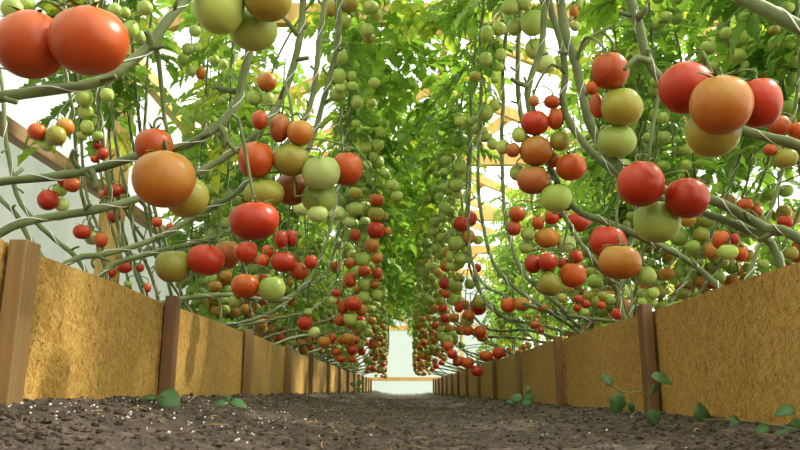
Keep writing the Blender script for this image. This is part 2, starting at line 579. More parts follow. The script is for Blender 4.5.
# ---------------------------------------------------------------- fruit meshes
def fruit_mesh(seed, nu=28, nv=18, lobes=5):
    rnd = random.Random(seed)
    vs = []; fs = []
    ph0 = rnd.uniform(0, 6); amp = rnd.uniform(0.015, 0.05)
    for j in range(1, nv):
        th = math.pi * j / nv
        for i in range(nu):
            ph = 2 * math.pi * i / nu
            s = math.sin(th); c = math.cos(th)
            rr = s ** 0.92
            lob = 1 + amp * math.cos(lobes * ph + ph0) * max(0, c + 0.35) + 0.02 * math.cos(2 * ph + seed)
            z = c
            if c > 0: z = c - 0.30 * math.exp(-(s / 0.34) ** 2)
            else: z = c * 0.97 + 0.06 * math.exp(-(s / 0.2) ** 2)
            vs.append((rr * lob * math.cos(ph), rr * lob * math.sin(ph), z))
    top = len(vs); vs.append((0, 0, 0.70)); bot = len(vs); vs.append((0, 0, -0.90))
    for j in range(nv - 2):
        for i in range(nu):
            fs.append((j * nu + i, (j + 1) * nu + i, (j + 1) * nu + (i + 1) % nu, j * nu + (i + 1) % nu))
    for i in range(nu):
        fs.append((top, i, (i + 1) % nu))
        fs.append((bot, (nv - 2) * nu + (i + 1) % nu, (nv - 2) * nu + i))
    return vs, fs


def calyx_mesh(seed):
    rnd = random.Random(seed * 7 + 1)
    mb = MB()
    for k in range(6):
        a = k * math.pi / 3 + rnd.uniform(-0.2, 0.2)
        L = rnd.uniform(0.62, 1.0); lift = rnd.uniform(-0.26, 0.32)
        c, s = math.cos(a), math.sin(a)
        vs = []
        for q in range(6):
            t = q / 5
            r = 0.05 + L * t
            wd = 0.085 * math.sin(math.pi * min(1, t * 0.8 + 0.2)) * (1 - t * 0.45) + 0.008
            z = 0.80 + 0.18 * math.sin(t * 2.2) + lift * t * t - 0.10 * t
            for sg, dz in ((-1, 0.0), (0, 0.035), (1, 0.0)):
                vs.append((r * c - sg * wd * s, r * s + sg * wd * c, z + dz))
        fs = []
        for q in range(5):
            for e in range(2): fs.append((q * 3 + e, q * 3 + e + 1, q * 3 + e + 4, q * 3 + e + 3))
        mb.add(vs, fs)
    mb.tube([Vector((0, 0, 0.66)), Vector((0, 0, 0.85)), Vector((0.02, 0, 1.08))], [0.10, 0.075, 0.06], 7)
    me = bpy.data.meshes.new('calyx'); me.from_pydata(mb.v, [], mb.f); me.materials.append(M['calyx'])
    me.polygons.foreach_set('use_smooth', [True] * len(mb.f)); me.update()
    return me


NSH = 4
FR = {}
for sd in range(NSH):
    vs, fs = fruit_mesh(sd, lobes=4 + sd % 3)
    for c in 'ROTBYGP':
        me = bpy.data.meshes.new('tomato'); me.from_pydata(vs, [], fs); me.materials.append(M[c])
        me.polygons.foreach_set('use_smooth', [True] * len(fs)); me.update()
        FR[sd, c] = me
CAL = [calyx_mesh(i) for i in range(NSH)]

# ---------------------------------------------------------------- leaves
def leaf_proto(seed):
    rnd = np.random.RandomState(seed)
    V = []; Q = []
    wprof = [0.0, 0.30, 0.20, 0.36, 0.22, 0.27, 0.12, 0.0]
    def leaflet(o, ang, L, droop, roll):
        b = len(V); n = len(wprof)
        d = np.array([math.sin(ang), math.cos(ang), 0]); sd = np.array([math.cos(ang), -math.sin(ang), 0])
        for i in range(n):
            t = i / (n - 1)
            mid = np.array(o) + d * L * t + np.array([0, 0, -droop * L * t * t])
            wj = wprof[i] * L * rnd.uniform(0.8, 1.15)
            up = 0.35 * wj
            V.append(mid + sd * (-wj) + np.array([0, 0, up + roll * wj]) + d * 0.05 * L)
            V.append(mid)
            V.append(mid + sd * wj + np.array([0, 0, up - roll * wj]) + d * 0.05 * L)
        for i in range(n - 1):
            for e in (0, 1): Q.append((b + i * 3 + e, b + i * 3 + e + 1, b + i * 3 + e + 4, b + i * 3 + e + 3))
    # rachis along +Y, unit length, arching down
    def rz(t): return -0.30 * t * t
    n = 6
    for i in range(n):
        t0, t1 = i / n * 0.85, (i + 1) / n * 0.85
        b = len(V)
        for t in (t0, t1):
            for dx, dz in ((-0.008, 0), (0, 0.01), (0.008, 0), (0, -0.01)): V.append(np.array([dx, t, rz(t) + dz]))
        for e in range(4): Q.append((b + e, b + (e + 1) % 4, b + 4 + (e + 1) % 4, b + 4 + e))
    for k, t in enumerate((0.28, 0.50, 0.70)):
        for s in (-1, 1):
            tt = t + rnd.uniform(-0.03, 0.03)
            leaflet([0, tt, rz(tt)], s * rnd.uniform(0.9, 1.25), rnd.uniform(0.26, 0.38), rnd.uniform(0.15, 0.6), rnd.uniform(-0.4, 0.4))
    for s in (-1, 1):
        leaflet([0, 0.4, rz(0.4)], s * 1.4, rnd.uniform(0.10, 0.15), 0.2, 0)
    leaflet([0, 0.84, rz(0.84)], rnd.uniform(-0.2, 0.2), 0.38, rnd.uniform(0.3, 0.7), 0)
    return np.array(V), np.array(Q)

LEAVES = [leaf_proto(i) for i in range(7)]

def foliage(leaves, name='foliage'):
    """leaves: list of (origin, azimuth, pitch, roll, size, tone) -> one mesh"""
    Vs = []; Qs = []; T = []; b = 0
    for (o, az, pi_, ro, sz, tone) in leaves:
        V, Q = LEAVES[rng.randint(7)]
        R = np.array((Matrix.Rotation(az, 3, 'Z') @ Matrix.Rotation(pi_, 3, 'X') @ Matrix.Rotation(ro, 3, 'Y')))
        W = (V * sz) @ R.T + np.array(o)
        Vs.append(W); Qs.append(Q + b); b += len(V)
        T.append(np.full(len(V), tone, dtype=np.float32))
    V = np.concatenate(Vs).astype(np.float32); Q = np.concatenate(Qs).astype(np.int32); T = np.concatenate(T)
    me = bpy.data.meshes.new(name)
    me.vertices.add(len(V)); me.vertices.foreach_set('co', V.ravel())
    me.loops.add(len(Q) * 4); me.loops.foreach_set('vertex_index', Q.ravel())
    me.polygons.add(len(Q)); me.polygons.foreach_set('loop_start', np.arange(0, len(Q) * 4, 4, dtype=np.int32))
    me.update(calc_edges=True)
    at = me.attributes.new('tone', 'FLOAT', 'POINT'); at.data.foreach_set('value', T)
    me.materials.append(M['leaf'])
    me.polygons.foreach_set('use_smooth', [True] * len(Q))
    me.validate()
    o = bpy.data.objects.new(name, me); COL.objects.link(o)
    return o

# ---------------------------------------------------------------- plants
PLANTS = []      # dict(root, pts, mb_truss)
GREENS = 'tomato plant'

def stubs(mb, pts, rad, every=0.10, z0=-9, L=(0.008, 0.02)):
    acc = random.uniform(0, every)
    for i in range(1, len(pts) - 1):
        acc += (pts[i] - pts[i - 1]).length
        if acc > every:
            acc = random.uniform(-0.03, 0.02)
            t = (pts[i + 1] - pts[i - 1]).normalized()
            sd = t.cross(Vector((random.uniform(-1, 1), random.uniform(-1, 1), random.uniform(-1, 1)))).normalized()
            d = (sd + t * 0.5).normalized()
            r = rad[i]
            l = random.uniform(*L) + r
            mb.tube([pts[i], pts[i] + d * l * 0.6, pts[i] + d * l + t * 0.003], [r * 0.62, r * 0.45, r * 0.5], 6)

def make_plant(label, ctrl, r0, r1, group=None, leaves=None, side=0, strings=True, extra=(), string_to=None, wob=0.004, nside=8, pitch_len=0.10):
    pts = curve(ctrl, 0.02 if r0 > 0.004 else 0.04)
    n = len(pts)
    sd = random.uniform(0, 100)
    pts = [p + Vector((mn.noise(Vector((sd, i * 0.12, 0))), mn.noise(Vector((sd, 5, i * 0.12))), 0.6 * mn.noise(Vector((3, sd, i * 0.12))))) * wob * 2 for i, p in enumerate(pts)]
    rad = [r0 + (r1 - r0) * (i / (n - 1)) for i in range(n)]
    # swollen nodes
    rad2 = [r * (1 + 0.16 * max(0, math.sin(i * 0.02 / 0.09 * 2 * math.pi + sd)) ** 6) for i, r in enumerate(rad)]
    root = empty('tomato_plant', pts[0] if pts[0].z < pts[-1].z else pts[-1])
    tag(root, label, 'plant', group)
    mb = MB(); mb.tube(pts, rad2, nside)
    stubs(mb, pts, rad, 0.065 if r0 > 0.0045 else 0.1)
    for e in extra:
        ec, er0, er1 = e
        ep = curve(ec, 0.012)
        mb.tube(ep, [er0 + (er1 - er0) * i / (len(ep) - 1) for i in range(len(ep))], 8)
    adopt(mb.build('stem', M['stem']), root)
    if strings:
        mb = MB(); sp = []
        tot = 0; up = None
        for i in range(n):
            if i: tot += (pts[i] - pts[i - 1]).length
            t = (pts[min(i + 1, n - 1)] - pts[max(i - 1, 0)]).normalized()
            a = t.orthogonal().normalized() if up is None else (up - t * up.dot(t)).normalized()
            up = a
            bvec = t.cross(a)
            ang = 2 * math.pi * tot / pitch_len + sd
            rr = rad2[i] + 0.0006
            sp.append(pts[i] + (a * math.cos(ang) + bvec * math.sin(ang)) * rr)
        sp2 = curve(sp, 0.01) if len(sp) < 400 else sp
        if string_to is not None: sp2 = sp2 + [Vector(string_to)]
        mb.tube(sp2, 0.00085, 4, caps=False)
        s = mb.build('training_string', M['string']); s['label'] = 'thin white twine wound round the stem'
        adopt(s, root)
    if leaves:
        adopt(foliage(leaves), root)
    PL = dict(root=root, pts=pts, mb=MB(), rad=rad)
    PLANTS.append(PL)
    return PL

def px(*q):
    return [P(*a) for a in q]

def canopy(pts, zlo, zhi, every, size, cx=0, tone=(0.2, 0.8), out_dir=None):
    L = []
    acc = 0; az = random.uniform(0, 6)
    for i in range(1, len(pts)):
        acc += (pts[i] - pts[i - 1]).length
        z = pts[i].z
        if z < zlo or z > zhi: continue
        if acc > every:
            acc = 0; az += 2.4 + random.uniform(-0.4, 0.4)
            L.append((tuple(pts[i]), az, random.uniform(-0.75, 0.15), random.uniform(-0.5, 0.5), random.uniform(*size), random.uniform(*tone) if random.random() > 0.05 else 1.0))
    return L

# --- plants of the near left, with the stems one can follow
def hp(label, q, r0, r1, extra=(), **k):
    c = []
    for (x, y, d) in q:
        p = P(x, y, d); xb = (0.45 if p.x < 0 else 0.5275) + 0.03
        if p.z < 0.285 and abs(p.x) < xb: p = P(x, y, d * xb / abs(p.x))
        if p.z < 0.25: p.z = 0.16
        c.append(p)
    if c[-1].z < 1.95 and c[-1].z > 0.6:
        e = c[-1]; c += [Vector((e.x, e.y + 0.03, max(e.z + 0.25, 1.2))), Vector((e.x, e.y + 0.05, 1.6)), Vector((e.x, e.y + 0.05, 2.0))]
    pts = curve(c, 0.02)
    lv = canopy(pts, 1.15, 2.0, 0.045, (0.14, 0.23), tone=(0.1, 0.9)) if c[-1].z > 1.5 else None
    return make_plant(label, c, r0, r1, extra=extra, leaves=lv, **k)

hp('tomato plant whose thick stem bends up beneath the two big orange-red tomatoes at top left',
   [(-330, 330, .60), (-200, 160, .68), (-60, 108, .76), (0, 97, .80), (50, 90, .83), (98, 82, .86), (124, 67, .88), (146, 50, .90), (157, 35, .91), (172, 14, .93), (190, -6, .96), (215, -60, 1.0), (225, -160, 1.05)],
   .0062, .0072, extra=[(px((150, 48, .90), (150, 38, .895), (146, 31, .89)), .006, .004), (px((120, 70, .88), (122, 80, .875)), .006, .003)])
hp('tomato plant whose stem runs level from the left and turns up beside the green trio',
   [(-260, 330, .74), (-140, 200, .86), (-10, 181, .95), (60, 176, .97), (105, 168, .99), (137, 158, 1.0), (184, 147, 1.04), (212, 130, 1.06), (233, 108, 1.09), (240, 84, 1.1), (249, 55, 1.12), (256, 20, 1.13), (262, -40, 1.16), (266, -160, 1.2)],
   .0052, .0085, extra=[(px((218, 126, 1.06), (226, 135, 1.05), (224, 148, 1.045)), .006, .0035), (px((222, 134, 1.055), (236, 152, 1.04)), .004, .003), (px((237, 92, 1.1), (222, 89, 1.09), (216, 87, 1.09)), .005, .004), (px((80, 170, .98), (72, 158, .975), (74, 150, .97)), .004, .003), (px((92, 170, .98), (96, 182, .97), (95, 190, .965)), .004, .0025)])
hp('tomato plant whose stem leaves the first left post and climbs behind the ripening middle-left cluster',
   [(-230, 340, .80), (-90, 270, .86), (-5, 238, .92), (40, 218, .97), (84, 211, 1.0), (138, 197, 1.08), (200, 172, 1.2), (243, 147, 1.28), (268, 122, 1.32), (284, 92, 1.36), (294, 58, 1.38), (300, 20, 1.4), (306, -40, 1.42), (310, -150, 1.5)],
   .0055, .0078, extra=[(px((294, 60, 1.38), (308, 58, 1.36)), .005, .004), (px((297, 35, 1.38), (288, 22, 1.36), (282, 16, 1.36)), .005, .003)])
hp('tomato plant whose stem rises over the left board just before its second post',
   [(-40, 330, 1.05), (20, 292, 1.10), (66, 263, 1.14), (96, 254, 1.18), (140, 243, 1.24), (166, 234, 1.28), (205, 212, 1.33), (240, 190, 1.38), (272, 160, 1.44), (300, 125, 1.5), (314, 80, 1.53), (322, 30, 1.55), (330, -40, 1.6), (334, -130, 1.65)],
   .0050, .0068, extra=[(px((96, 254, 1.18), (92, 262, 1.17), (94, 268, 1.17)), .003, .002)])
hp('tomato plant whose stem passes behind the lower-left red tomatoes and stands left of the path',
   [(30, 340, 1.16), (70, 300, 1.22), (104, 272, 1.27), (140, 256, 1.32), (200, 242, 1.40), (232, 229, 1.45), (270, 203, 1.52), (303, 160, 1.58), (322, 110, 1.62), (333, 60, 1.64), (339, 10, 1.66), (345, -60, 1.7), (348, -130, 1.75)],
   .0048, .0075)
hp('thin tomato stem slanting down behind the first left post from the film wall',
   [(-60, 120, 1.5), (-8, 190, 1.45), (15, 213, 1.42), (27, 236, 1.40), (40, 255, 1.38), (60, 290, 1.36), (80, 330, 1.34)], .0045, .0052)
hp('thin tomato stem slanting from the left edge down past the small red bunch',
   [(-10, 40, 1.7), (2, 90, 1.65), (8, 150, 1.6), (18, 195, 1.58), (36, 220, 1.56), (55, 240, 1.54), (82, 270, 1.52), (110, 320, 1.5)], .0042, .0055)

# --- plants of the near right
hp('tomato plant whose stem crosses the top right corner close to the camera',
   [(1000, 220, .62), (900, 90, .66), (830, 44, .69), (800, 29, .70), (765, 11, .72), (728, -8, .75), (690, -40, .8), (670, -140, .9)], .0070, .0068)
hp('tomato plant whose stem runs behind the big foursome at right and up',
   [(1010, 330, .80), (900, 200, .90), (810, 151, .98), (775, 139, 1.02), (742, 129, 1.05), (700, 108, 1.1), (664, 80, 1.13), (648, 58, 1.14), (640, 28, 1.15), (630, 0, 1.17), (618, -50, 1.2), (612, -150, 1.25)],
   .0068, .0085, extra=[(px((637, 18, 1.15), (644, 12, 1.14), (646, 6, 1.135)), .007, .004), (px((650, 62, 1.14), (636, 58, 1.13), (624, 70, 1.12)), .0065, .003)])
hp('tomato plant with the thickest upright stem right of the hanging green tomatoes',
   [(1000, 360, .85), (880, 260, .93), (800, 237, 1.00), (768, 229, 1.06), (735, 212, 1.1), (708, 200, 1.14), (665, 190, 1.2), (635, 178, 1.25), (610, 158, 1.3), (592, 133, 1.34), (583, 100, 1.37), (577, 65, 1.39), (567, 32, 1.4), (561, 0, 1.42), (557, -50, 1.45), (556, -140, 1.5)],
   .0072, .0115, extra=[(px((575, 58, 1.39), (590, 38, 1.385), (604, 30, 1.38), (611, 25, 1.38)), .0045, .003), (px((602, 31, 1.38), (612, 42, 1.38), (615, 56, 1.38)), .003, .0025), (px((748, 220, 1.08), (744, 212, 1.07)), .004, .002)])
hp('tomato plant whose forked stem bends down right of the tall mixed cluster',
   [(960, 380, .9), (850, 300, .96), (800, 263, 1.02), (775, 246, 1.06), (750, 231, 1.1), (715, 216, 1.15), (670, 204, 1.22), (625, 178, 1.3), (592, 152, 1.36), (572, 126, 1.4), (564, 100, 1.42), (566, 74, 1.44), (560, 40, 1.46), (550, 5, 1.48), (546, -60, 1.5), (545, -140, 1.55)],
   .0058, .0090)
hp('tomato plant whose stem reaches the right board midway between second post and frame edge',
   [(820, 340, 1.05), (760, 300, 1.1), (706, 273, 1.17), (690, 262, 1.2), (648, 240, 1.27), (610, 222, 1.34), (575, 206, 1.4), (545, 160, 1.48), (527, 105, 1.54), (530, 78, 1.56), (543, 45, 1.58), (546, 5, 1.6), (548, -60, 1.65), (550, -130, 1.7)],
   .0052, .0090, extra=[(px((527, 86, 1.55), (516, 82, 1.53), (511, 78, 1.53)), .006, .004)])
hp('tomato plant whose stem passes below the big orange tomato and over the right board',
   [(760, 370, 1.25), (690, 335, 1.32), (640, 312, 1.42), (617, 290, 1.48), (594, 262, 1.55), (570, 225, 1.65), (540, 170, 1.75), (522, 110, 1.82), (518, 50, 1.86), (520, 0, 1.9), (520, -60, 1.95), (520, -120, 2.0)],
   .0052, .0070)
hp('tomato plant with a long arching stem meeting the right board before the third post',
   [(660, 370, 1.75), (600, 340, 1.82), (578, 326, 1.9), (556, 304, 1.97), (536, 287, 2.03), (519, 268, 2.08), (508, 225, 2.15), (502, 180, 2.2), (503, 100, 2.25), (505, 40, 2.3), (507, -40, 2.35)],
   .0055, .0068)
hp('tomato plant with a pale stem arching low above the third right post',
   [(640, 372, 1.85), (600, 352, 1.95), (576, 330, 2.0), (548, 312, 2.08), (520, 293, 2.15), (500, 272, 2.2), (488, 245, 2.25), (480, 210, 2.3), (478, 150, 2.35), (480, 80, 2.4), (484, 0, 2.5), (486, -60, 2.6)],
   .0055, .0065)
hp('tomato plant with a stem sweeping from the right board to the near pair',
   [(620, 372, 2.1), (580, 356, 2.2), (552, 341, 2.3), (524, 328, 2.38), (500, 315, 2.45), (483, 297, 2.5), (473, 268, 2.55), (468, 230, 2.6), (470, 150, 2.7), (474, 60, 2.8), (478, -30, 2.9)],
   .0055, .0062)

# --- the rest of both rows
ORD = ['first', 'second', 'third', 'fourth', 'fifth', 'sixth', 'seventh', 'eighth']
def gap_label(side, y, posts, seen):
    nm = 'left' if side < 0 else 'right'
    k = sum(1 for p in posts if p < y)
    if k > 6:
        return 'tomato plant far back in the %s row where the stems merge' % nm, 'far tomato plants of the %s row' % nm
    seen[k] = seen.get(k, 0) + 1
    w = {1: 'nearest', 2: 'middle', 3: 'farthest'}.get(seen[k], 'hindmost')
    if k == 0: return '%s tomato plant rooted before the first %s board post' % (w, nm), None
    return '%s tomato plant rooted between the %s and %s %s board posts' % (w, ORD[k - 1], ORD[k], nm), None

for side, posts, XBd in ((-1, left_posts, 0.45), (1, right_posts, 0.5275)):
    seen = {}
    y = 1.55 if side < 0 else 1.9
    while y < 10.6:
        c = (0.20 if side < 0 else 0.24) + random.uniform(-0.06, 0.07)
        rx = random.uniform(0.14, 0.42) + XBd
        dy = random.uniform(-0.1, 0.15)
        q = [(side * rx, y, 0.17), (side * (rx - 0.03), y + 0.06, 0.235), (side * (XBd + 0.03), y + 0.26, 0.275 + random.uniform(0, 0.05)),
             (side * (XBd * 0.45 + c * 0.55), y + 0.52, 0.36 + random.uniform(-0.02, 0.08)),
             (side * (c + 0.02), y + 0.74 + dy, 0.52 + random.uniform(-0.03, 0.08)),
             (side * c, y + 0.86 + dy, 0.85), (side * (c + random.uniform(-.03, .05)), y + 0.92 + dy, 1.3),
             (side * (c + random.uniform(-0.02, 0.09)), y + 0.95 + dy, 1.75), (side * (c + 0.04), y + 0.97 + dy, 2.0)]
        lab, grp = gap_label(side, y, posts, seen)
        pts = curve(q, 0.02)
        lv = canopy(pts, 1.08 + random.uniform(-0.08, 0.1), 2.05, 0.030 if y > 2.6 else 0.036, (0.15, 0.27) if y > 2.6 else (0.12, 0.20), tone=(0.05, 0.95))
        if y > 1.5:
            for _ in range(16 if y < 6 else 24):
                z = random.uniform(1.42, 2.0) if y < 3 else random.uniform(1.12, 2.0) if y < 6 else random.uniform(1.42 if y > 8 else 1.15, 2.1)
                lv.append(((side * random.uniform(0.02, c), y + 0.95 + random.uniform(-.2, .2), z), random.uniform(0, 6.28), random.uniform(-0.8, 0.1), random.uniform(-.5, .5), random.uniform(0.16, 0.30), random.uniform(0.2, 1.0)))
        make_plant(lab, q, .0062, .0045, grp, leaves=lv, nside=6, strings=y < 6, string_to=(side * (c + 0.04), y + 0.97 + dy, 2.02) if y < 6 else None)
        y += random.uniform(0.33, 0.43)

# --- outer rows against the sides
def outer(side, y, X, zlo, zhi, label, group=None, n=1, size=(0.15, 0.28), every=0.026, tone=(0.1, 0.9), lean=0.0):
    q = [(X, y, 0.17), (X - side * 0.05, y + 0.1, 0.45), (X - side * lean * .6, y + 0.2, 0.85), (X - side * lean, y + 0.22, 1.3), (X - side * lean, y + 0.25, 1.8), (X - side * lean, y + 0.25, 2.0)]
    q = [(a + random.uniform(-.03, .03), b + random.uniform(-.05, .05), c) for a, b, c in q]
    pts = curve(q, 0.02)
    lv = canopy(pts, zlo, zhi, every, size, tone=tone) if zlo < 2 else None
    return make_plant(label, q, .0058, .0042, group, leaves=lv, nside=6, strings=y < 4, string_to=None)

SEEN = {}
def outer_label(nm, line, y, posts):
    k = sum(1 for p in posts if p < y)
    if k > 6: return 'distant leafy tomato plant in the %s line behind the %s row' % (line, nm), 'distant leafy plants, %s line behind the %s row' % (line, nm)
    SEEN[nm, line, k] = SEEN.get((nm, line, k), 0) + 1
    wd = ['nearer', 'farther', 'farthest'][SEEN[nm, line, k] - 1]
    return '%s leafy plant in the %s line behind the %s row, past its %s post' % (wd, line, nm, ORD[max(0, k - 1)]), None
OR = []
yy = 1.35
k = 0
while yy < 10:
    for X in ((1.15, 1.62) if yy < 7 else (1.3,)):
        nm = 'inner' if X < 1.4 else 'outer'
        lo = 0.62 if X < 1.4 else 0.34
        lb, gp = outer_label('right', 'front' if X < 1.4 else 'back', yy, right_posts)
        OR.append(outer(1, yy + random.uniform(-.1, .1), X + random.uniform(-.08, .08), lo, 2.0, lb, gp))
    yy += 0.5
yy = 2.9
while yy < 10:
    lb, gp = outer_label('left', 'back', yy, left_posts)
    OL = outer(-1, yy, -0.98 + random.uniform(-.08, .08), 0.42, 2.0, lb, gp, every=0.04, size=(0.14, 0.24), tone=(0.3, 1.0))
    OR.append(OL)
    lb, gp = outer_label('left', 'front', yy + .25, left_posts)
    if yy > 4: OR.append(outer(-1, yy + .25, -0.72 + random.uniform(-.05, .05), 0.5, 2.0, lb, gp, every=0.045, size=(0.13, 0.22), tone=(0.4, 1.0)))
    yy += 0.42
bare = [((98, 2.0), 'bare tomato stem hanging left of the first yellow frame post'), ((70, 2.1), 'bare tomato stem behind the small ripening cluster at far left'), ((138, 2.4), 'bare tomato stem crossing in front of the first yellow frame post'), ((112, 2.2), 'bare tomato stem slanting behind the level left stems'), ((128, 2.6), 'bare tomato stem just right of the slanting one at left')]
for (xp, d), lab in bare:
    a = P(xp - random.uniform(-8, 14), 60, d)
    q = [P(xp + 55, 330, d * 1.0), P(xp + 38, 275, d), P(xp + 20, 225, d), P(xp + 8, 165, d), P(xp, 100, d), P(xp - 6, 40, d), P(xp - 8, -40, d), P(xp - 8, -120, d)]
    make_plant(lab, q, .0055, .0045, nside=7)

LEAN = {}
for side, XBd, ya, yb, cnt in ((1, 0.5275, 1.35, 3.6, 17), (-1, 0.45, 1.9, 4.6, 15)):
    nm = 'right' if side > 0 else 'left'
    for i in range(cnt):
        y = ya + (yb - ya) * i / cnt + random.uniform(-.05, .05)
        rx = XBd + random.uniform(0.06, 0.35); sw = random.choice((-1, 1, 1)) * random.uniform(0.1, 0.5)
        out = random.uniform(0.15, 0.55) if side > 0 else random.uniform(0.05, 0.4)
        q = [(side * rx, y, .17), (side * (rx + out * .15), y + sw * .25, .26), (side * (rx + out * .45), y + sw * .65, .45 + random.uniform(-.05, .08)), (side * (rx + out * .8), y + sw * .95, .72), (side * (rx + out), y + sw, 1.1), (side * (rx + out * 1.02), y + sw, 1.6), (side * (rx + out * 1.02), y + sw, 2.0)]
        posts = right_posts if side > 0 else left_posts
        k = sum(1 for p in posts if p < y)
        LEAN[nm, k] = LEAN.get((nm, k), 0) + 1
        pts = curve(q, .02)
        lv = canopy(pts, 1.0, 2.0, 0.05, (0.15, 0.26), tone=(0.1, 0.95))
        pl = make_plant('%s outward-leaning bare stem behind the %s boards, after the %s post' % (ORD[LEAN[nm, k] - 1], nm, ORD[max(0, k - 1)]), q, .0048, .0040, leaves=lv, nside=7, string_to=(side * (rx + out * 1.02), y + sw, 2.02))
        if (i % 3 != 1 if side > 0 else (i % 3 == 0 and y > 3)): OR.append(pl)

# ---------------------------------------------------------------- tomatoes one can point to
CN = {'R': 'bright red', 'O': 'orange-red', 'T': 'orange-tan', 'B': 'brownish orange', 'Y': 'yellow-green', 'G': 'green', 'P': 'pale green'}
